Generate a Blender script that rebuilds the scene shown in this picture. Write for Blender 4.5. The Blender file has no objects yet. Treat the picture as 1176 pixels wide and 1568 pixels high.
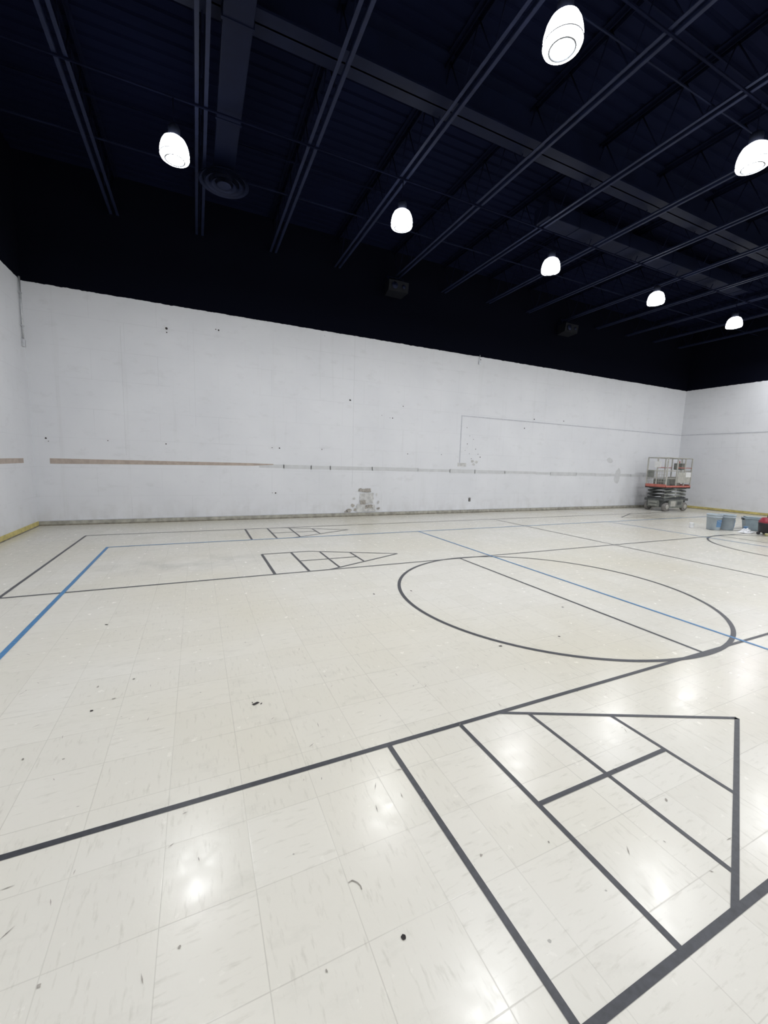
import bpy, bmesh, math, random
from mathutils import Vector, Matrix
random.seed(7)
scn=bpy.context.scene
col=scn.collection
scn.view_settings.view_transform='Standard'
scn.view_settings.look='None'
scn.view_settings.exposure=0
scn.view_settings.gamma=1

# ------------------------------------------------------------ room dimensions (metres)
XL,XR,YB,YF=-3.0,18.455,10.484,-9.0
ZW=4.782      # top of the white paint
ZC=7.10       # underside of the deck

# ------------------------------------------------------------ material helpers
def newmat(name):
    m=bpy.data.materials.new(name); m.use_nodes=True
    nt=m.node_tree; b=nt.nodes['Principled BSDF']
    return m,nt,b
def N(nt,t,**kw):
    n=nt.nodes.new(t)
    for k,v in kw.items(): setattr(n,k,v)
    return n
def math_(nt,op,a,b=None,c=None,clamp=False):
    n=N(nt,'ShaderNodeMath',operation=op); n.use_clamp=clamp
    for i,x in enumerate((a,b,c)):
        if x is None: continue
        if isinstance(x,(int,float)): n.inputs[i].default_value=x
        else: nt.links.new(x,n.inputs[i])
    return n.outputs[0]
def mix_(nt,fac,a,b,blend='MIX'):
    n=N(nt,'ShaderNodeMix',data_type='RGBA',blend_type=blend)
    for idx,x in ((0,fac),(6,a),(7,b)):
        if isinstance(x,(int,float)): n.inputs[idx].default_value=x
        elif isinstance(x,tuple): n.inputs[idx].default_value=(*x,1) if len(x)==3 else x
        else: nt.links.new(x,n.inputs[idx])
    return n.outputs[2]
def maprange(nt,x,a,b,c=0,d=1):
    n=N(nt,'ShaderNodeMapRange'); nt.links.new(x,n.inputs[0])
    for i,v in enumerate((a,b,c,d)): n.inputs[i+1].default_value=v
    return n.outputs[0]
def noise(nt,vec,scale,detail=3,rough=.55,dim='3D'):
    n=N(nt,'ShaderNodeTexNoise',noise_dimensions=dim)
    n.inputs['Scale'].default_value=scale; n.inputs['Detail'].default_value=detail; n.inputs['Roughness'].default_value=rough
    if vec is not None: nt.links.new(vec,n.inputs['Vector'])
    return n.outputs[0]
def mapping(nt,vec,scale=(1,1,1),loc=(0,0,0),rot=(0,0,0)):
    n=N(nt,'ShaderNodeMapping'); nt.links.new(vec,n.inputs[0])
    n.inputs['Scale'].default_value=scale; n.inputs['Location'].default_value=loc; n.inputs['Rotation'].default_value=rot
    return n.outputs[0]
def simple(name,c,rough=.5,metal=0,var=.12,scale=14,spec=.5,emit=None):
    m,nt,b=newmat(name)
    tc=N(nt,'ShaderNodeTexCoord').outputs['Object']
    f=noise(nt,tc,scale)
    d=tuple(x*(1-var) for x in c); l=tuple(min(1,x*(1+var)) for x in c)
    nt.links.new(mix_(nt,maprange(nt,f,.3,.7),d,l),b.inputs['Base Color'])
    b.inputs['Roughness'].default_value=rough; b.inputs['Metallic'].default_value=metal
    b.inputs['Specular IOR Level'].default_value=spec
    if emit:
        b.inputs['Emission Color'].default_value=(*emit[0],1); b.inputs['Emission Strength'].default_value=emit[1]
        try: m.cycles.emission_sampling='NONE'
        except Exception: pass
    return m

# ---- floor
def floor_material():
    m,nt,b=newmat('vinyl_composition_tile'); L=nt.links
    tc=N(nt,'ShaderNodeTexCoord').outputs['Object']
    T=.3048
    tv=mapping(nt,tc,scale=(1/T,1/T,1),loc=(-.155/T,-.10/T,0))
    sep=N(nt,'ShaderNodeSeparateXYZ'); L.new(tv,sep.inputs[0])
    def dist(o):
        return math_(nt,'PINGPONG',o,.5)
    dx=dist(sep.outputs[0]); dy=dist(sep.outputs[1])
    dm=math_(nt,'MINIMUM',dx,dy)
    seam=maprange(nt,dm,.002,.008,1,0)
    fl=N(nt,'ShaderNodeVectorMath',operation='FLOOR'); L.new(tv,fl.inputs[0])
    wn=N(nt,'ShaderNodeTexWhiteNoise',noise_dimensions='2D'); L.new(fl.outputs[0],wn.inputs['Vector'])
    rnd=wn.outputs['Value']
    # directional mottling, turned on alternate tiles
    s1=noise(nt,mapping(nt,tc,scale=(52,10,1)),1,4,.62)
    s2=noise(nt,mapping(nt,tc,scale=(10,52,1),loc=(3,5,0)),1,4,.62)
    pick=math_(nt,'GREATER_THAN',rnd,.60)
    mx=N(nt,'ShaderNodeMix'); L.new(pick,mx.inputs[0]); L.new(s1,mx.inputs[2]); L.new(s2,mx.inputs[3])
    st=mx.outputs[0]
    base=mix_(nt,rnd,(.662,.642,.578),(.697,.678,.618))
    big=noise(nt,tc,.35,3)
    base=mix_(nt,maprange(nt,big,.40,.66),base,(.650,.618,.520))
    base=mix_(nt,math_(nt,'MULTIPLY',maprange(nt,st,.56,.76),.46),base,(.43,.41,.35))
    # seams with uneven dirt
    sd=maprange(nt,noise(nt,tc,1.3,3),.35,.7,.15,.52)
    base=mix_(nt,math_(nt,'MULTIPLY',seam,sd),base,(.30,.28,.24))
    # sparse grey smudges
    sc=noise(nt,mapping(nt,tc,scale=(3,7,1),rot=(0,0,.5)),1,6,.7)
    base=mix_(nt,math_(nt,'MULTIPLY',maprange(nt,sc,.56,.80),.24),base,(.34,.33,.29))
    # one worn grey area by the far lane
    mk=N(nt,'ShaderNodeVectorMath',operation='DISTANCE'); L.new(mapping(nt,tc,scale=(.6,1.6,0)),mk.inputs[0]); mk.inputs[1].default_value=(-.10*.6,6.3*1.6,0)
    wr=math_(nt,'MULTIPLY',maprange(nt,mk.outputs[1],.25,.9,1,0),maprange(nt,noise(nt,tc,3,4),.40,.65))
    base=mix_(nt,math_(nt,'MULTIPLY',wr,.34),base,(.34,.33,.30))
    # small worn dark chips
    vo=N(nt,'ShaderNodeTexVoronoi',voronoi_dimensions='2D'); vo.inputs['Scale'].default_value=3.0; L.new(tc,vo.inputs['Vector'])
    wob=noise(nt,tc,90,2)
    dd=math_(nt,'ADD',vo.outputs['Distance'],math_(nt,'MULTIPLY',wob,.03))
    sepc=N(nt,'ShaderNodeSeparateColor'); L.new(vo.outputs['Color'],sepc.inputs[0])
    thr=maprange(nt,sepc.outputs[0],.6,1,0,.033)
    sp=math_(nt,'LESS_THAN',dd,thr)
    base=mix_(nt,math_(nt,'MULTIPLY',sp,.55),base,(.19,.18,.16))
    L.new(base,b.inputs['Base Color'])
    rg=maprange(nt,noise(nt,tc,14,4,.6),.3,.7,.18,.28)
    L.new(rg,b.inputs['Roughness'])
    b.inputs['Specular IOR Level'].default_value=.33
    h=math_(nt,'SUBTRACT',math_(nt,'MULTIPLY',noise(nt,tc,34,3),.5),math_(nt,'MULTIPLY',seam,.2))
    bp=N(nt,'ShaderNodeBump'); bp.inputs['Strength'].default_value=.20; bp.inputs['Distance'].default_value=.003
    L.new(h,bp.inputs['Height']); L.new(bp.outputs[0],b.inputs['Normal'])
    return m

# ---- walls: white lower paint, near-black navy above ZW
def wall_material(name,dirt=1.0):
    m,nt,b=newmat(name); L=nt.links
    tc=N(nt,'ShaderNodeTexCoord').outputs['Object']
    sep=N(nt,'ShaderNodeSeparateXYZ'); L.new(tc,sep.inputs[0])
    z=sep.outputs[2]
    cl=noise(nt,tc,.8,4)
    white=mix_(nt,maprange(nt,cl,.3,.7),(.675,.686,.712),(.725,.735,.758))
    # painted-over block courses
    cmb=N(nt,'ShaderNodeCombineXYZ'); L.new(math_(nt,'ADD',sep.outputs[0],sep.outputs[1]),cmb.inputs[0]); L.new(z,cmb.inputs[1])
    br=N(nt,'ShaderNodeTexBrick'); L.new(cmb.outputs[0],br.inputs['Vector'])
    br.inputs['Scale'].default_value=1; br.inputs['Brick Width'].default_value=1.22; br.inputs['Row Height'].default_value=.61
    br.inputs['Mortar Size'].default_value=.006; br.inputs['Mortar Smooth'].default_value=.6
    fd=maprange(nt,noise(nt,tc,.9,3),.40,.65,.06,.34)
    white=mix_(nt,math_(nt,'MULTIPLY',br.outputs['Fac'],fd),white,(.45,.46,.48))
    sm=noise(nt,mapping(nt,tc,scale=(1,1,2.2)),2.4,6,.68)
    white=mix_(nt,math_(nt,'MULTIPLY',maprange(nt,sm,.56,.78),.30*dirt),white,(.47,.47,.465))
    # vertical run marks
    rn=noise(nt,mapping(nt,tc,scale=(5,5,.35)),1,4,.6)
    white=mix_(nt,math_(nt,'MULTIPLY',maprange(nt,rn,.60,.80),.22),white,(.50,.50,.49))
    # grime rising from the base
    low=math_(nt,'MULTIPLY',maprange(nt,z,.1,.55,1,0),maprange(nt,noise(nt,mapping(nt,tc,scale=(1,1,.5)),4,4),.42,.75))
    white=mix_(nt,math_(nt,'MULTIPLY',low,.40),white,(.42,.41,.38))
    vo=N(nt,'ShaderNodeTexVoronoi'); vo.inputs['Scale'].default_value=2.3; L.new(tc,vo.inputs['Vector'])
    sc=N(nt,'ShaderNodeSeparateColor'); L.new(vo.outputs['Color'],sc.inputs[0])
    sp=math_(nt,'LESS_THAN',vo.outputs['Distance'],maprange(nt,sc.outputs[0],.7,1,0,.03))
    white=mix_(nt,math_(nt,'MULTIPLY',sp,.5),white,(.25,.24,.23))
    edge=math_(nt,'ADD',z,math_(nt,'MULTIPLY',math_(nt,'SUBTRACT',noise(nt,tc,9,4),.5),.045))
    up=math_(nt,'GREATER_THAN',edge,ZW)
    L.new(mix_(nt,up,white,(.0020,.0026,.0070)),b.inputs['Base Color'])
    L.new(maprange(nt,up,0,1,.62,.9),b.inputs['Roughness'])
    L.new(maprange(nt,up,0,1,.3,.05),b.inputs['Specular IOR Level'])
    bp=N(nt,'ShaderNodeBump'); bp.inputs['Strength'].default_value=.15; bp.inputs['Distance'].default_value=.004
    L.new(noise(nt,tc,45,3),bp.inputs['Height']); L.new(bp.outputs[0],b.inputs['Normal'])
    return m

def deck_material():
    m,nt,b=newmat('painted_metal_deck'); L=nt.links
    tc=N(nt,'ShaderNodeTexCoord').outputs['Object']
    L.new(mix_(nt,maprange(nt,noise(nt,tc,.6,3),.3,.7),(.0024,.0036,.0135),(.0038,.0056,.020)),b.inputs['Base Color'])
    b.inputs['Roughness'].default_value=.9; b.inputs['Specular IOR Level'].default_value=.05
    return m

M_floor=floor_material()
M_wall=wall_material('painted_wall_white_and_navy')
M_deck=deck_material()
M_steel=simple('navy_painted_steel',(.0090,.0135,.040),.6,0,.2,6,.2)
M_web=simple('dark_navy_web_steel',(.0036,.0052,.017),.8,0,.2,6,.05)
M_brg=simple('navy_bridging_steel',(.0050,.0078,.024),.7,0,.2,6,.1)
M_duct=simple('navy_painted_duct',(.0046,.0070,.0220),.6,0,.15,3,.10)
M_black=simple('matte_black_plastic',(.005,.006,.010),.6,0,.1,20,.2)
M_lineB=simple('charcoal_line_paint',(.042,.044,.052),.38,0,.25,40)
M_lineU=simple('blue_line_paint',(.045,.19,.40),.4,0,.2,40)
M_yel=simple('yellow_stained_baseboard',(.54,.46,.17),.55,0,.25,8)
M_gry=simple('grimy_grey_baseboard',(.36,.35,.30),.6,0,.3,9)
M_toe=simple('dark_floor_seam',(.22,.20,.16),.8,0,.4,9)
M_tan=simple('tan_exposed_strip',(.43,.36,.31),.8,0,.12,10)
M_pgr=simple('grey_plaster_strip',(.57,.58,.59),.8,0,.06,6)
M_patch=simple('plaster_patch',(.52,.52,.51),.85,0,.22,10)
M_patch2=simple('plaster_patch_brown',(.34,.32,.29),.85,0,.35,14)
M_mark=simple('dark_scuff',(.05,.045,.045),.9,0,.3,30,.1)
M_mark2=simple('grey_scuff',(.30,.28,.25),.9,0,.3,30,.1)
M_pipe=simple('galvanised_conduit',(.55,.56,.58),.4,.5,.1,20)
M_seamw=simple('wall_ledge_paint',(.50,.51,.55),.6,0,.08,10)
M_lens=simple('glowing_prismatic_lens',(.9,.9,.9),.3,0,.02,20,.5,((.93,.96,1.0),10.0))
M_rim=simple('lamp_rim_grey',(.20,.21,.23),.4,.3,.1,10)
M_body=simple('ballast_housing_black',(.008,.010,.02),.5,.0,.1,10,.2)

# ------------------------------------------------------------ mesh builder
class MB:
    def __init__(s): s.v=[];s.f=[];s.mi=[];s.sm=[];s.mats=[];s.M=Matrix.Identity(4)
    def mat(s,m):
        if m not in s.mats: s.mats.append(m)
        return s.mats.index(m)
    def add(s,vs,fs,m,smooth=False):
        o=len(s.v); k=s.mat(m)
        s.v+= [tuple(s.M@Vector(v)) for v in vs]
        for f in fs: s.f.append([i+o for i in f]); s.mi.append(k); s.sm.append(smooth)
    def box(s,x0,x1,y0,y1,z0,z1,m,bev=0):
        if bev<=0:
            vs=[(x,y,z) for z in (z0,z1) for y in (y0,y1) for x in (x0,x1)]
            s.add(vs,[(0,2,3,1),(4,5,7,6),(0,1,5,4),(2,6,7,3),(0,4,6,2),(1,3,7,5)],m)
        else:
            bm=bmesh.new(); bmesh.ops.create_cube(bm,size=1)
            for v in bm.verts: v.co=Vector(((x0+x1)/2+v.co.x*(x1-x0),(y0+y1)/2+v.co.y*(y1-y0),(z0+z1)/2+v.co.z*(z1-z0)))
            bmesh.ops.bevel(bm,geom=list(bm.edges),offset=bev,segments=2,affect='EDGES',profile=.5)
            bm.verts.index_update()
            s.add([v.co[:] for v in bm.verts],[[v.index for v in f.verts] for f in bm.faces],m); bm.free()
    def lathe(s,prof,m,c=(0,0,0),seg=24,axis='z',smooth=True,caps=True):
        vs=[];fs=[]
        for r,z in prof:
            for i in range(seg):
                a=2*math.pi*i/seg; x,y=r*math.cos(a),r*math.sin(a)
                p={'z':(x,y,z),'x':(z,x,y),'y':(y,z,x)}[axis]
                vs.append((p[0]+c[0],p[1]+c[1],p[2]+c[2]))
        for k in range(len(prof)-1):
            for i in range(seg):
                j=(i+1)%seg
                fs.append((k*seg+i,k*seg+j,(k+1)*seg+j,(k+1)*seg+i))
        if caps:
            fs.append(tuple(reversed(range(seg)))); fs.append(tuple(range((len(prof)-1)*seg,len(prof)*seg)))
        s.add(vs,fs,m,smooth)
    def tube(s,a,b,r,m,seg=10):
        a=Vector(a);b=Vector(b);d=(b-a).normalized()
        u=d.orthogonal().normalized();w=d.cross(u)
        vs=[];n=seg
        for p in (a,b):
            for i in range(n):
                t=2*math.pi*i/n; vs.append((p+u*math.cos(t)*r+w*math.sin(t)*r)[:])
        fs=[(i,(i+1)%n,n+(i+1)%n,n+i) for i in range(n)]+[tuple(reversed(range(n))),tuple(range(n,2*n))]
        s.add(vs,fs,m,True)
    def bar(s,a,b,w,h,m):
        a=Vector(a);b=Vector(b);d=(b-a).normalized()
        up=Vector((0,0,1)) if abs(d.z)<.95 else Vector((0,1,0))
        u=d.cross(up).normalized();n=u.cross(d).normalized()
        vs=[]
        for p in (a,b):
            for su,sn in ((-1,-1),(1,-1),(1,1),(-1,1)): vs.append((p+u*su*w/2+n*sn*h/2)[:])
        s.add(vs,[(0,1,2,3),(7,6,5,4),(0,4,5,1),(1,5,6,2),(2,6,7,3),(3,7,4,0)],m)
    def obj(s,name,parent=None,loc=(0,0,0),rot=0,fix=True):
        me=bpy.data.meshes.new(name); me.from_pydata(s.v,[],s.f)
        for m in s.mats: me.materials.append(m)
        me.polygons.foreach_set('material_index',s.mi); me.polygons.foreach_set('use_smooth',s.sm)
        if fix:
            bm=bmesh.new(); bm.from_mesh(me); bmesh.ops.recalc_face_normals(bm,faces=bm.faces); bm.to_mesh(me); bm.free()
        me.update()
        o=bpy.data.objects.new(name,me); col.objects.link(o); o.location=loc; o.rotation_euler=(0,0,rot)
        if parent: o.parent=parent
        return o
def empty(name,loc=(0,0,0),rot=0):
    e=bpy.data.objects.new(name,None); col.objects.link(e); e.location=loc; e.rotation_euler=(0,0,rot); e.empty_display_size=.2
    return e

# ------------------------------------------------------------ shell
b=MB(); b.box(XL-.2,XR+.2,YF-.2,YB+.2,-.2,0,M_floor); b.obj('floor')
b=MB(); b.box(XL-.2,XR+.2,YB,YB+.2,0,ZC,M_wall); b.obj('wall_back')
b=MB(); b.box(XL-.2,XR+.2,YF-.2,YF,0,ZC,M_wall); b.obj('wall_front')
b=MB(); b.box(XL-.2,XL,YF,YB,0,ZC,M_wall); b.obj('wall_left')
b=MB(); b.box(XR,XR+.2,YF,YB,0,ZC,M_wall); b.obj('wall_right')
b=MB()
prof=[];x=YF
while x<YB-.2:
    prof+=[(x,ZC),(x+.12,ZC),(x+.14,ZC+.03),(x+.18,ZC+.03)]; x+=.20
prof.append((YB,ZC))
vs=[];fs=[]
for (y,z) in prof: vs+=[(XL,y,z),(XR,y,z)]
for i in range(len(prof)-1): fs.append((2*i,2*i+2,2*i+3,2*i+1))
b.add(vs,fs,M_deck); b.box(XL-.2,XR+.2,YF-.2,YB+.2,ZC+.05,ZC+.25,M_deck); b.obj('ceiling',fix=False)

# baseboards
b=MB(); b.box(XL,XR,YB-.012,YB,.012,.095,M_gry); b.box(XL,XR,YB-.03,YB,0,.022,M_toe); b.box(XL,XR,YB-.016,YB,.095,.105,M_seamw); b.obj('baseboard_back')
b=MB(); b.box(XL,XL+.012,YF,YB-.03,0,.10,M_yel); b.box(XL,XL+.02,YF,YB-.03,0,.018,M_toe); b.obj('baseboard_left')
b=MB(); b.box(XR-.012,XR,YF,YB-.03,0,.10,M_yel); b.box(XR-.02,XR,YF,YB-.03,0,.018,M_toe); b.obj('baseboard_right')
b=MB(); b.box(XL+.02,XR-.02,YF,YF+.012,0,.10,M_yel); b.obj('baseboard_front')

# ------------------------------------------------------------ court lines
HB=.0012
class Lines(MB):
    def seg(s,a,c,w,m,z=HB):
        a=Vector((*a,0));c=Vector((*c,0));d=(c-a).normalized();n=Vector((-d.y,d.x,0))*w/2
        s.add([(*(a+n).xy,z),(*(a-n).xy,z),(*(c-n).xy,z),(*(c+n).xy,z)],[(0,1,2,3)],m)
    def ring(s,cx,cy,r,w,m,z=HB,seg=128):
        vs=[];fs=[]
        for i in range(seg):
            t=2*math.pi*i/seg
            vs+=[(cx+(r-w/2)*math.cos(t),cy+(r-w/2)*math.sin(t),z),(cx+(r+w/2)*math.cos(t),cy+(r+w/2)*math.sin(t),z)]
        for i in range(seg):
            j=(i+1)%seg; fs.append((2*i,2*i+1,2*j+1,2*j))
        s.add(vs,fs,m)
XM=7.60
mir=lambda x:2*XM-x
YC=3.572
w=.027; wf=.040
XO=-1.904; XI=-1.364
L=Lines()
yo=9.03
for x in (XO,mir(XO)): L.seg((x,2*YC-yo),(x,yo),wf*.9,M_lineB)
for y in (yo,2*YC-yo): L.seg((XO-w/2,y),(mir(XO)+w/2,y),wf*1.1,M_lineB,HB)
ya1,ya2,yb=1.812,.590,5.335
L.seg((XL+.02,ya1),(XR-.02,ya1),w*1.08,M_lineB,HB+.0004)
L.seg((XO,yb),(mir(XO),yb),wf*.9,M_lineB,HB+.0004)
L.seg((XL+.02,ya2),(XR-.02,ya2),w*1.0,M_lineB,HB+.0004)
L.seg((XM,2*YC-yo),(XM,yo),wf*.9,M_lineB,HB+.0008)
for f in (lambda x:x,mir):
    L.seg((f(3.85),ya1),(f(3.85),yb),.033,M_lineB,HB+.0008)
    L.ring(f(3.86),YC,1.788,.040,M_lineB,HB+.0012)
    for y0 in (ya2,yb,7.8):
        w0=w if y0==ya2 else wf
        y1=y0+1.217; ym=(y0+y1)/2; xa,xb,xc,xd,xt,xs=.907,1.369,1.829,2.294,3.02,1.665
        if y0==7.8: y1=yo
        if y0==yb: L.seg((f(xa),y1),(f(xs),y1),w0,M_lineB,HB+.0004)
        hw=lambda x:(y1-y0)/2*(xt-x)/(xt-xs)
        L.seg((f(xa),y0),(f(xa),y1),w0,M_lineB,HB+.0008)
        L.seg((f(xb),y0),(f(xb),y1),w0*.9,M_lineB,HB+.0008)
        L.seg((f(xc),ym-hw(xc)),(f(xc),ym+hw(xc)),w0*.8,M_lineB,HB+.0008)
        L.seg((f(xd),ym-hw(xd)),(f(xd),ym+hw(xd)),w0*.8,M_lineB,HB+.0008)
        L.seg((f(xb),ym),(f(xd),ym),w0*.85,M_lineB,HB+.0010)
        L.seg((f(xs),y0),(f(xt),ym),w0*.9,M_lineB,HB+.0006)
        L.seg((f(xs),y1),(f(xt),ym),w0*.9,M_lineB,HB+.0006)
L.obj('court_line_markings_black')
L=Lines()
yi=7.8
for y in (yi,2*YC-yi): L.seg((XI,y),(mir(XI),y),.038,M_lineU,HB+.0014)
for x in (XI,mir(XI)): L.seg((x,2*YC-yi-.017),(x,yi+.017),.042,M_lineU,HB+.0015)
for x in (4.473,mir(4.473)): L.seg((x,2*YC-yi),(x,yi),.036,M_lineU,HB+.0016)
L.obj('court_line_markings_blue')

# ------------------------------------------------------------ blotches
def blob(mb,cx,cy,r,m,z,asp=1,rot=0,plane='floor',n=9,jag=.35):
    pts=[]
    for i in range(n):
        t=2*math.pi*i/n; rr=r*(1-jag/2+jag*random.random())
        x=rr*math.cos(t)*asp; y=rr*math.sin(t)/asp
        x,y=x*math.cos(rot)-y*math.sin(rot),x*math.sin(rot)+y*math.cos(rot)
        pts.append((cx+x,cy+y,z) if plane=='floor' else (cx+x,z,cy+y))
    mb.add(pts,[tuple(range(n))],m)
b=MB(); first=True
for x,y,r in [(.568,.981,.012),(.298,2.46,.022),(-.605,2.747,.012),(-.822,2.41,.009),(-.642,2.337,.006),(-.626,3.035,.011),(-.506,2.843,.011),
  (1.943,.984,.009),(.976,1.106,.007),(-.086,1.237,.006),(-.448,1.29,.007),(3.6,3.05,.016),(2.94,2.50,.014),(2.30,2.54,.016),(1.826,4.15,.018),(2.29,4.11,.018),
  (-.427,3.06,.010),(-.77,4.18,.015),(.316,.995,.005),(1.266,1.042,.006)]:
    blob(b,x,y,r*.75,M_mark if first or r>.011 else M_mark2,HB+.001,asp=1 if first else random.choice((1,1.2,1.35)),rot=random.random()*3,jag=.3 if first else .7,n=12); first=False
    if r>.02:
        for q in range(5): blob(b,x+random.uniform(-2,2)*r,y+random.uniform(-1,1)*r,r*.2,M_mark,HB+.001)
pts=[(.462,1.212),(.478,1.214),(.492,1.200),(.499,1.183),(.498,1.170)]
for i in range(len(pts)-1):
    a=Vector((*pts[i],0));c=Vector((*pts[i+1],0));d=(c-a).normalized();n=Vector((-d.y,d.x,0))*.0020
    b.add([(*(a+n).xy,HB+.001),(*(a-n).xy,HB+.001),(*(c-n).xy,HB+.001),(*(c+n).xy,HB+.001)],[(0,1,2,3)],M_mark2)
for q in range(110):
    x=random.uniform(-1.2,2.6); y=random.uniform(.7,4.5); l=random.uniform(.012,.055); an=random.choice((1.57,1.57,0,.8,2.2))+random.uniform(-.3,.3)
    dx,dy=math.cos(an)*l/2,math.sin(an)*l/2; nx,ny=-math.sin(an)*.0018,math.cos(an)*.0018
    b.add([(x-dx,y-dy,HB+.001),(x+nx,y+ny,HB+.001),(x+dx,y+dy,HB+.001),(x-nx,y-ny,HB+.001)],[(0,1,2,3)],M_mark2)
b.obj('floor_scuff_marks')

b=MB(); zy=YB-.004
for x,z,r in [(-.53,4.28,.03),(-.53,4.20,.014),(.53,4.41,.022),(.47,4.42,.014),(3.76,3.13,.028),(5.35,3.10,.016),(5.03,2.75,.018),(4.95,2.75,.010),(4.70,2.80,.010),(10.28,3.08,.024),(9.88,2.76,.022),
  (11.63,3.11,.022),(-2.78,1.80,.020),(-2.74,1.74,.010),(-1.72,1.80,.012),(-.62,1.78,.016),(1.90,1.79,.018),(1.72,1.79,.012),(3.0,1.80,.014),(1.80,.655,.022),(1.72,.66,.01),(5.55,1.77,.014),(6.70,1.79,.014),
  (7.95,4.70,.02),(7.58,2.64,.014),(7.7,2.4,.012),(7.62,2.15,.016),(7.85,2.3,.012),(7.95,2.0,.016),(8.05,1.85,.014),(8.14,1.76,.02),(7.8,1.7,.014),(7.55,1.95,.01),(7.72,1.85,.012)]:
    blob(b,x,z,r*.9,M_mark,zy,plane='wall',asp=1)
for x,z in [(7.85,1.62),(8.0,1.6),(7.9,1.52)]: blob(b,x,z,.05,M_patch,zy+.002,plane='wall',asp=1.2)
blob(b,14.2,1.83,.13,M_pgr,zy+.002,plane='wall',asp=1.3,n=14)
blob(b,14.7,1.25,.22,M_pgr,zy+.003,plane='wall',asp=.8,n=14)
b.obj('wall_scuff_marks')

b=MB()
def strip(x0,x1,z0a,z0b,z1a,z1b,m,yy=YB-.003):
    b.add([(x0,yy,z0a),(x1,yy,z1a),(x1,yy,z1b),(x0,yy,z0b)],[(0,1,2,3)],m)
strip(-2.74,1.25,1.285,1.395,1.335,1.395,M_tan)
strip(1.25,1.75,1.335,1.395,1.365,1.385,M_tan)
xx=1.4
while xx<16.9:
    ln=random.uniform(.5,1.5); x2=min(xx+ln,16.95); hh=random.uniform(.045,.075); zc=1.335-.0042*(xx-1.4)+random.uniform(-.006,.006)
    strip(xx,x2+.02,zc-hh,zc+hh*.8,zc-hh,zc+hh*.8,M_pgr,YB-.002); xx=x2
b.obj('trim_1')
b=MB(); b.add([(XL+.003,YB-.55,1.30),(XL+.003,YB-2.6,1.30),(XL+.003,YB-2.6,1.39),(XL+.003,YB-.55,1.39)],[(0,1,2,3)],M_tan); b.obj('trim_2')
b=MB(); zl=2.985
b.box(7.36,XR,YB-.012,YB,zl-.014,zl+.014,M_seamw); b.box(7.36,7.385,YB-.01,YB,1.50,zl-.014,M_seamw); b.obj('trim_3')
b=MB(); b.box(XR-.012,XR,YF,YB-.014,zl-.014,zl+.014,M_seamw); b.obj('trim_4')
b=MB()
b.box(3.86,3.866,YB-.002,YB,.8,ZW-.03,M_pgr)
b.box(-1.4,-1.395,YB-.002,YB,1.5,4.2,M_pgr)
b.box(.0,.004,YB-.002,YB,2.2,4.5,M_pgr)
b.obj('trim_5')

b=MB()
def rpatch(x0,x1,z0,z1,m,k):
    pts=[];nn=7
    for (ax,az,bx,bz) in ((x0,z0,x1,z0),(x1,z0,x1,z1),(x1,z1,x0,z1),(x0,z1,x0,z0)):
        for i in range(nn):
            t=i/nn; pts.append((ax+(bx-ax)*t+random.uniform(-.02,.02),YB-k,az+(bz-az)*t+random.uniform(-.02,.02)))
    b.add(pts,[tuple(range(len(pts)))],m)
rpatch(4.06,4.42,.68,.77,M_patch2,.0152)
rpatch(4.10,4.50,.36,.64,M_patch,.0154)
rpatch(4.10,4.28,.32,.44,M_patch2,.0160)
rpatch(4.0,4.56,.12,.32,M_patch,.0156)
rpatch(4.26,4.48,.21,.31,M_patch2,.0162)
for x,z,r,a,m in [(3.88,.30,.05,1.2,M_patch2),(3.78,.16,.06,1.2,M_patch2),(3.70,.13,.04,1.3,M_patch2),
   (4.66,.38,.04,.8,M_patch),(4.66,.20,.04,1.2,M_patch2),(3.92,.50,.035,1.2,M_patch),(3.96,.18,.04,1,M_patch2),(4.60,.60,.035,.8,M_patch)]:
    blob(b,x,z,r,m,YB-.0155,plane='wall',asp=a,n=13,jag=.6)
b.add([(7.30,YB-.005,1.45),(7.62,YB-.005,1.45),(7.62,YB-.005,1.56),(7.30,YB-.005,1.56)],[(0,1,2,3)],M_patch)
b.obj('wall_plaster_patch')
b=MB(); b.box(7.785,7.855,YB-.012,YB,.36,.475,M_black,.004); b.box(7.80,7.84,YB-.016,YB-.012,.375,.41,M_mark2,.002); b.box(7.80,7.84,YB-.016,YB-.012,.425,.46,M_mark2,.002); b.obj('wall_outlet')
b=MB(); yc=YB-.16
b.tube((XL+.03,yc,3.66),(XL+.03,yc,ZW+.02),.016,M_pipe); b.box(XL,XL+.05,yc-.045,yc+.045,3.52,3.66,M_pipe,.006)
for z in (3.9,4.5): b.box(XL,XL+.05,yc-.03,yc+.03,z,z+.02,M_pipe)
b.obj('electrical_conduit')
b=MB(); yc=YB-.03
b.tube((7.90,yc,4.60),(7.90,yc,4.82),.012,M_pipe); b.box(7.87,7.93,YB-.05,YB-.001,4.55,4.63,M_pipe,.005); b.obj('wall_cable_bracket')

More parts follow.
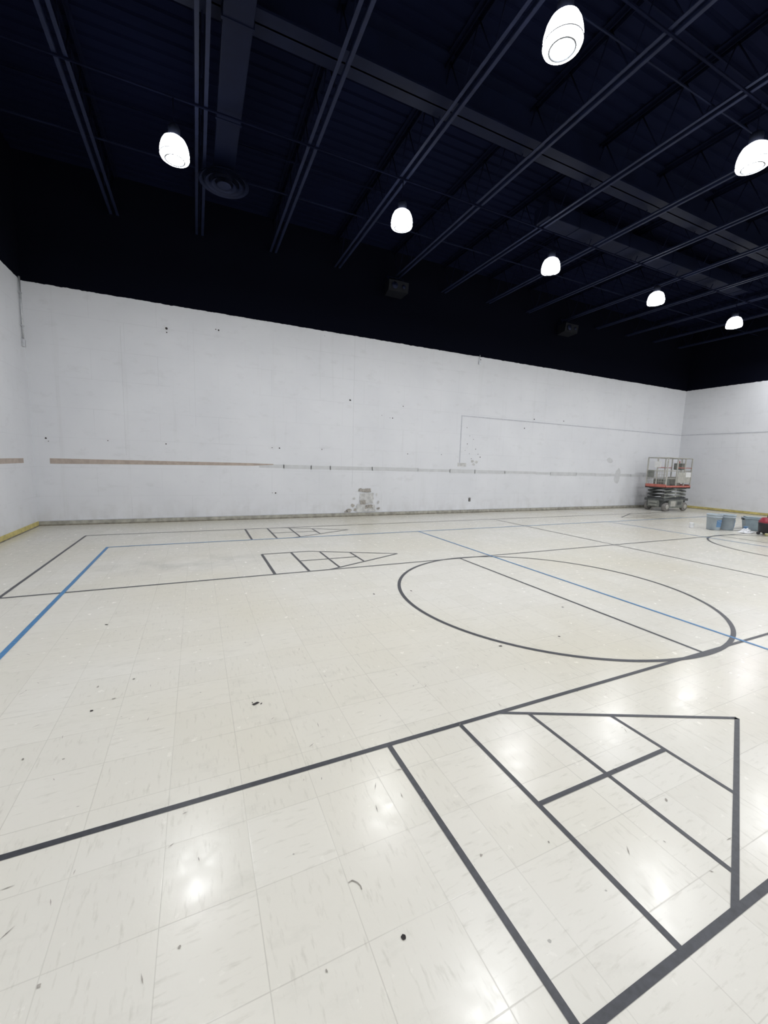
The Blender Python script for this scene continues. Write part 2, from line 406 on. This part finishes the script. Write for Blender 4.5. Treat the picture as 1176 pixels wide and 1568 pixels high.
# ------------------------------------------------------------ roof framing
zb=6.35; zt=ZC-.02
E=empty('roof_joist_framing')
b=MB()
Y0,Y1=YF+.02,YB-.02
for dx in (-.038,.038):
    sg=1 if dx>0 else -1
    b.box(dx-.004,dx+.004,Y0,Y1,zb,zb+.05,M_steel)
    b.box(min(dx,dx+sg*.045),max(dx,dx+sg*.045),Y0,Y1,zb-.003,zb+.004,M_steel)
    b.box(dx-.004,dx+.004,Y0,Y1,zt-.055,zt,M_web)
    b.box(min(dx,dx+sg*.05),max(dx,dx+sg*.05),Y0,Y1,zt-.006,zt,M_web)
n=int((Y1-Y0)/.62); st=(Y1-Y0)/n
for i in range(n):
    ya=Y0+i*st; b.tube((0,ya,zt-.03),(0,ya+st/2,zb+.03),.010,M_web,6); b.tube((0,ya+st/2,zb+.03),(0,ya+st,zt-.03),.010,M_web,6)
jm=None; x=.18-1.58*2
while x<XR-.2:
    if x>XL+.1:
        if jm is None: jm=b.obj('joist',E,loc=(x,0,0)).data
        else:
            o=bpy.data.objects.new('joist',jm); col.objects.link(o); o.location=(x,0,0); o.parent=E
    x+=1.58
b=MB()
for y in (8.3,3.75,-1.5,-4.5):
    b.bar((XL+.01,y,zb+.065),(XR-.01,y,zb+.065),.018,.018,M_brg)
    b.bar((XL+.01,y,zt-.08),(XR-.01,y,zt-.08),.022,.022,M_web)
b.obj('bridging',E)
b=MB()
for y in (5.55,-1.2):
    wd=.34; a,c=zb+.18,ZC-.01
    b.box(XL+.01,XR-.01,y-wd/2,y+wd/2,a,a+.025,M_duct); b.box(XL+.01,XR-.01,y-.012,y+.012,a,c,M_duct); b.box(XL+.01,XR-.01,y-wd/2,y+wd/2,c-.02,c,M_duct)
b.obj('girders',E)
# supply duct with round ceiling diffuser
e=empty('air_supply_duct',(.55,0,0))
b=MB(); b.box(-.165,.165,Y0,8.4,6.41,6.51,M_duct,.01)
y=YF+1
while y<8.3: b.box(-.18,.18,y,y+.04,6.40,6.52,M_duct); y+=1.5
b.obj('duct_run',e)
b=MB()
b.lathe([(.15,6.27),(.15,6.41)],M_duct,(0,8.18,0))
for r0,r1,z in ((.41,.36,6.22),(.32,.26,6.205),(.22,.16,6.19)):
    b.lathe([(r0,z),(r0-.01,z+.012),(r1,z+.05),(r1-.02,z+.052),(r1-.015,z+.035),(r0-.02,z-.004)],M_steel,(0,8.18,0),36,caps=False)
b.lathe([(.10,6.18),(.12,6.185),(.04,6.23)],M_steel,(0,8.18,0),24)
b.lathe([(.36,6.275),(.15,6.32)],M_duct,(0,8.18,0),36,caps=False)
b.obj('round_diffuser',e)
b=MB(); b.box(6.6,14.2,6.75,7.15,6.56,6.86,M_duct,.01)
xx=7.5
while xx<14: b.box(xx,xx+.04,6.74,7.16,6.55,6.87,M_duct); xx+=1.6
b.obj('air_branch_duct')

def speaker(x,z):
    e=empty('wall_speaker',(x,YB-.35,z))
    b=MB()
    vs=[(-.28,-.16,-.10),(.28,-.16,-.10),(.24,.16,-.14),(-.24,.16,-.14),(-.28,-.20,.14),(.28,-.20,.14),(.24,.16,.16),(-.24,.16,.16)]
    b.add(vs,[(0,1,2,3),(7,6,5,4),(0,4,5,1),(1,5,6,2),(2,6,7,3),(3,7,4,0)],M_black)
    b.lathe([(.085,-.205),(.075,-.19),(.03,-.175)],M_steel,(-.12,0,.02),20,'y'); b.lathe([(.05,-.205),(.02,-.18)],M_steel,(.14,0,.02),20,'y')
    b.obj('cabinet',e)
    b=MB(); b.bar((-.2,.05,.15),(-.2,.05,.30),.03,.02,M_web); b.bar((.2,.05,.15),(.2,.05,.30),.03,.02,M_web); b.bar((-.25,.05,.30),(.25,.05,.30),.03,.02,M_web)
    b.bar((0,.05,.30),(0,.349,.30),.04,.03,M_web); b.box(-.09,.09,.335,.349,.10,.34,M_web)
    b.obj('bracket',e)
speaker(4.84,6.00); speaker(11.07,5.95)

# ------------------------------------------------------------ high-bay lamps
ZL=5.687
ZS=zb-.03
b=MB()
for y in (6.813,3.385,-.03,-3.45,-6.9): b.box(XL+.1,XR-.1,y-.012,y+.012,ZS,ZS+.020,M_web)
b.obj('lamp_strut_rail')
def lamp_mesh():
    h=MB(); s=.95
    P=lambda l:[(r*s,z*s) for r,z in l]
    h.lathe(P([(.05,.158),(.10,.146),(.145,.112),(.172,.060),(.188,0),(.195,-.05),(.196,-.092)]),M_lens,seg=32,caps=False)
    h.lathe(P([(.196,-.092),(.200,-.093),(.200,-.098),(.194,-.099)]),M_rim,seg=32,caps=False)
    h.lathe(P([(.194,-.099),(.184,-.125),(.136,-.146)]),M_lens,seg=32,caps=False)
    h.lathe(P([(.136,-.146),(.130,-.150),(.120,-.150),(.117,-.138)]),M_rim,seg=32,caps=False)
    h.lathe(P([(.03,.156),(.07,.161),(.08,.17),(.08,.27),(.065,.30),(.02,.31)]),M_body,seg=24)
    h.tube((0,0,.29),(0,0,ZS-ZL-.002),.008,M_web,8)
    return h
lm=None
for j,y in enumerate((6.813,3.385,-.03,-3.45,-6.9)):
    for i in range(6):
        x=-.17+3.5*i
        if x>XR-.8: continue
        e=empty('high_bay_lamp',(x,y,ZL))
        if lm is None:
            o=lamp_mesh().obj('fixture',e); lm=o.data
        else:
            o=bpy.data.objects.new('fixture',lm); col.objects.link(o); o.parent=e
        ld=bpy.data.lights.new('lamp_light','AREA'); ld.shape='DISK'; ld.size=.22; ld.energy=52; ld.color=(.97,.98,1.0)
        lo=bpy.data.objects.new('lamp_light',ld); col.objects.link(lo); lo.parent=e; lo.location=(0,0,-.142)

# ------------------------------------------------------------ scissor lift
G_lt=simple('worn_cream_paint',(.46,.45,.41),.5,.2,.15,12)
G_dk=simple('dark_chassis_paint',(.09,.095,.095),.55,.3,.25,10)
G_md=simple('grey_green_machine_paint',(.20,.21,.19),.55,.2,.25,10)
G_red=simple('faded_red_paint',(.46,.14,.11),.5,0,.2,10)
G_wh=simple('white_decal',(.70,.70,.69),.5,0,.08,10)
G_tyre=simple('grey_solid_tyre',(.20,.19,.18),.8,0,.2,12)
e=empty('scissor_lift',(16.38,9.58,0))
LX,LY=.76,.38
b=MB()
b.box(-LX+.04,LX-.04,-LY+.10,LY-.10,.14,.40,G_dk,.015)
b.box(-.42,.42,-LY,-LY+.10,.12,.42,G_md,.012); b.box(-.42,.42,LY-.10,LY,.12,.42,G_md,.012)
b.box(-LX,LX,-LY+.02,LY-.02,.38,.47,G_dk,.012)
b.box(-.35,-.05,-LY-.004,-LY,.18,.38,G_lt); b.box(.05,.30,-LY-.004,-LY,.24,.36,G_dk)
b.box(-LX-.03,-LX+.04,-.2,.2,.16,.40,G_md,.01)
for z in (.22,.33): b.tube((-LX-.05,-.15,z),(-LX-.05,.15,z),.012,G_lt)
b.obj('chassis',e)
b=MB()
for sx in (-.56,.56):
    for sy in (-1,1):
        yc=sy*(LY-.06)
        b.lathe([(.10,-.055),(.145,-.06),(.16,-.045),(.16,.045),(.145,.06),(.10,.055)],G_tyre,(sx,yc,.16),28,'y')
        b.lathe([(.09,-.065),(.085,-.07),(.03,-.075)],G_lt,(sx,yc,.16),20,'y'); b.lathe([(.09,.065),(.085,.07),(.03,.075)],G_lt,(sx,yc,.16),20,'y')
b.obj('wheels',e)
b=MB(); z0=.48; hs=.125
for k in range(3):
    za=z0+k*hs; zb2=za+hs
    for sy in (-1,1):
        y=sy*.29
        b.bar((-LX+.08,y,za+.02),(LX-.10,y,zb2),.035,.055,G_md)
        b.bar((-LX+.08,y-sy*.05,zb2),(LX-.10,y-sy*.05,za+.02),.035,.055,G_dk)
        b.tube((0,y+.03,za+hs/2),(0,y-.03,za+hs/2),.03,G_lt,12)
    b.tube((-LX+.08,-.3,za+.02),(-LX+.08,.3,za+.02),.02,G_dk); b.tube((LX-.10,-.3,za+.02),(LX-.10,.3,za+.02),.02,G_dk)
b.tube((-.3,0,.5),(.35,0,.80),.04,G_lt,14)
b.obj('scissor_stack',e)
b=MB(); zd=.90
b.box(-LX,LX,-LY,LY,zd-.05,zd,G_dk,.006)
for sy in (-1,1): b.box(-LX,LX,min(sy*LY,sy*(LY-.015)),max(sy*LY,sy*(LY-.015)),zd-.03,zd+.06,G_red,.003)
for sx in (-1,1): b.box(min(sx*LX,sx*(LX-.015)),max(sx*LX,sx*(LX-.015)),-LY,LY,zd-.03,zd+.10,G_red,.003)
b.box(-.15,.55,-.3,.3,zd,zd+.06,G_dk,.01)
b.obj('platform_deck',e)
b=MB(); zr=1.98; r=.018
xs=(-LX+.02,-.15,.32,LX-.02)
for sy in (-1,1):
    y=sy*(LY-.02)
    for x in xs: b.bar((x,y,zd),(x,y,zr),.035,.035,G_lt)
    b.tube((-LX+.02,y,zr),(LX-.02,y,zr),r,G_lt); b.tube((-LX+.02,y,1.50),(LX-.02,y,1.50),r*.8,G_lt); b.tube((-LX+.02,y,1.22),(LX-.02,y,1.22),r*.6,G_lt)
    b.tube((-.15,y,1.62),(LX-.02,y,1.62),r*.8,G_red)
for x in (-LX+.02,LX-.02):
    for z in (zr,1.50): b.tube((x,-LY+.02,z),(x,LY-.02,z),r,G_lt)
    b.bar((x,0,zd),(x,0,zr),.035,.035,G_lt)
for i in range(1,8):
    y=-LY+.02+i*(2*LY-.04)/8; b.tube((-LX+.02,y,zd+.1),(-LX+.02,y,1.5),.006,G_lt,6)
for i in range(1,6): b.tube((-LX+.02,-LY+.02,zd+.1+i*.09),(-LX+.02,LY-.02,zd+.1+i*.09),.006,G_lt,6)
b.obj('guard_rails',e)
b=MB()
b.box(-LX-.02,-LX+.02,-.12,.10,1.62,1.84,G_wh,.006); b.box(-LX-.03,-LX+.05,.12,.30,1.25,1.50,G_md,.01)
b.box(.36,.68,-LY-.015,-LY+.0,1.28,1.46,G_wh,.003); b.box(-.12,.66,-LY-.012,-LY+.0,1.06,1.46,G_lt,.003)
b.box(.40,.62,-.20,.1,1.55,1.80,G_md,.02)
b.lathe([(.015,1.80),(.02,1.88)],G_red,(.5,-.05,0),12)
b.box(-.6,-.2,-.2,.2,zd,zd+.30,G_md,.015); b.box(.0,.30,-.25,.05,zd+.06,zd+.38,G_lt,.02)
b.obj('control_box_and_load',e)

# ------------------------------------------------------------ buckets & clutter
B_g=simple('grey_bucket_plastic',(.38,.44,.49),.4,0,.08,8)
B_b=simple('blue_label',(.12,.24,.42),.5,0,.1,8)
B_t=simple('slate_tub_plastic',(.24,.30,.335),.45,0,.12,8)
B_w=simple('white_plastic_sheet',(.75,.76,.78),.45,0,.05,8)
B_r=simple('red_tank_plastic',(.30,.03,.05),.35,0,.1,8)
B_k=simple('black_tank_plastic',(.015,.015,.02),.4,0,.1,8)
B_y=simple('yellow_plastic',(.65,.62,.05),.5,0,.1,8)
ZO=.004
def bucket(x,y,rot,mat=B_g,s=1):
    b=MB(); 
    b.lathe([(.125*s,0),(.128*s,.005),(.145*s,.29*s),(.152*s,.29*s),(.152*s,.305*s),(.146*s,.305*s),(.147*s,.335*s),(.155*s,.335*s),(.156*s,.365*s),(.150*s,.367*s),(.146*s,.36*s),(.122*s,.02),(0.001,.018)],mat,seg=32,caps=False)
    b.lathe([(.001,0),(.125*s,0)],mat,seg=32,caps=False)
    vs=[];fs=[];n=12
    for i in range(n+1):
        t=-2.6+1.9*i/n
        for z in (.07*s,.24*s):
            rr=(.128+.017*z/(.29*s))*s+.0015; vs.append((rr*math.cos(t),rr*math.sin(t),z))
    for i in range(n): fs.append((2*i,2*i+2,2*i+3,2*i+1))
    b.add(vs,fs,B_b)
    prev=None
    for i in range(13):
        t=math.pi*i/12; p=(.16*s*math.cos(t),-.16*s*math.sin(t)*.95,(.31-.14*math.sin(t))*s)
        if prev: b.tube(prev,p,.003,M_pipe,6)
        prev=p
    return b.obj('paint_bucket',loc=(x,y,ZO),rot=rot)
bucket(12.38,5.98,.3,B_g,1.12); bucket(12.76,5.86,1.1,B_g,1.12)
b=MB()
def taper(b,x0,y0,x1,y1,z0,z1,m):
    vs=[(-x0,-y0,z0),(x0,-y0,z0),(x0,y0,z0),(-x0,y0,z0),(-x1,-y1,z1),(x1,-y1,z1),(x1,y1,z1),(-x1,y1,z1)]
    b.add(vs,[(3,2,1,0),(0,1,5,4),(1,2,6,5),(2,3,7,6),(3,0,4,7)],m)
taper(b,.17,.13,.20,.16,0,.30,B_t); b.box(-.215,.215,-.175,.175,.30,.33,B_t,.008); b.box(-.18,.18,-.14,.14,.33,.36,B_t,.01)
for sx in (-1,1): b.box(min(sx*.20,sx*.24),max(sx*.20,sx*.24),-.06,.06,.27,.30,B_k,.005)
b.obj('storage_tub',loc=(13.40,5.58,ZO),rot=-.9)
e=empty('shop_vacuum',(12.78,5.00,ZO))
b=MB(); b.lathe([(.16,.06),(.19,.08),(.20,.26),(.205,.28),(.205,.30)],B_k,seg=32); b.lathe([(.205,.30),(.20,.34),(.15,.42),(.06,.44)],B_r,seg=32)
b.box(-.10,.10,-.02,.02,.43,.50,B_k,.01); b.lathe([(.04,-.24),(.045,-.18)],B_k,(0,0,.34),16,'y'); b.obj('tank',e)
b=MB()
for i in range(4):
    t=math.pi/4+i*math.pi/2; x,y=.19*math.cos(t),.19*math.sin(t); b.lathe([(.02,-.02),(.035,-.012),(.035,.012),(.02,.02)],B_k,(x,y,.035),16,'x'); b.tube((x,y,.04),(x*.85,y*.85,.10),.012,B_k,8)
b.obj('casters',e)
b=MB(); prev=(0,-.23,.34)
for i in range(1,28):
    t=i/27*4.2; p=(-.28*math.sin(t)*(1-.1*t/4),-.25-.12*math.cos(t)*.6,.34-.31*min(1,t/2)); b.tube(prev,p,.022,B_k,8); prev=p
b.obj('hose',e)
b=MB(); n=18; vs=[];fs=[]
for i in range(n+1):
    for j in range(n+1):
        u,v=i/n-.5,j/n-.5; ed=max(abs(u),abs(v))*2
        z=.004+(1-ed**3)*max(0,(.05+.05*math.sin(9*u+3*v)*math.cos(11*v-2*u)+random.uniform(-.02,.03)))
        vs.append((u*.44+.02*math.sin(7*v),v*.24+.02*math.sin(6*u),z))
for i in range(n):
    for j in range(n): a=i*(n+1)+j; fs.append((a,a+n+1,a+n+2,a+1))
b.add(vs,fs,B_w); b.obj('crumpled_plastic_sheet',loc=(12.72,5.40,ZO),rot=0)
def can(x,y,m,s,name):
    b=MB(); b.lathe([(.055*s,0),(.06*s,.004),(.06*s,.004),(.058*s,.01),(.058*s,.13*s),(.062*s,.135*s),(.06*s,.145*s),(.05*s,.143*s),(.048*s,.135*s)],m,seg=24); b.obj(name,loc=(x,y,ZO))
can(13.03,5.56,B_b,.8,'paint_can'); can(13.16,5.20,B_y,.8,'spray_paint_cap')
can(12.10,6.35,B_w,.9,'paint_can')

# ------------------------------------------------------------ world & camera
w_=bpy.data.worlds.new('world'); scn.world=w_; w_.use_nodes=True
w_.node_tree.nodes['Background'].inputs[0].default_value=(.01,.012,.02,1); w_.node_tree.nodes['Background'].inputs[1].default_value=.2
cd=bpy.data.cameras.new('camera'); cam=bpy.data.objects.new('camera',cd); col.objects.link(cam)
cd.sensor_fit='HORIZONTAL'; cd.sensor_width=36; cd.lens=36*620.38/1176; cd.clip_start=.05; cd.clip_end=200
i=Vector((.90862,-.41659,.02923)).normalized(); k=Vector((.41688,.90066,-.12256)); k=(k-i*k.dot(i)).normalized(); up=i.cross(k).normalized()
Mx=Matrix(((i.x,up.x,-k.x),(i.y,up.y,-k.y),(i.z,up.z,-k.z))).to_4x4(); Mx.translation=Vector((0,0,1.52))
cam.matrix_world=Mx
scn.camera=cam
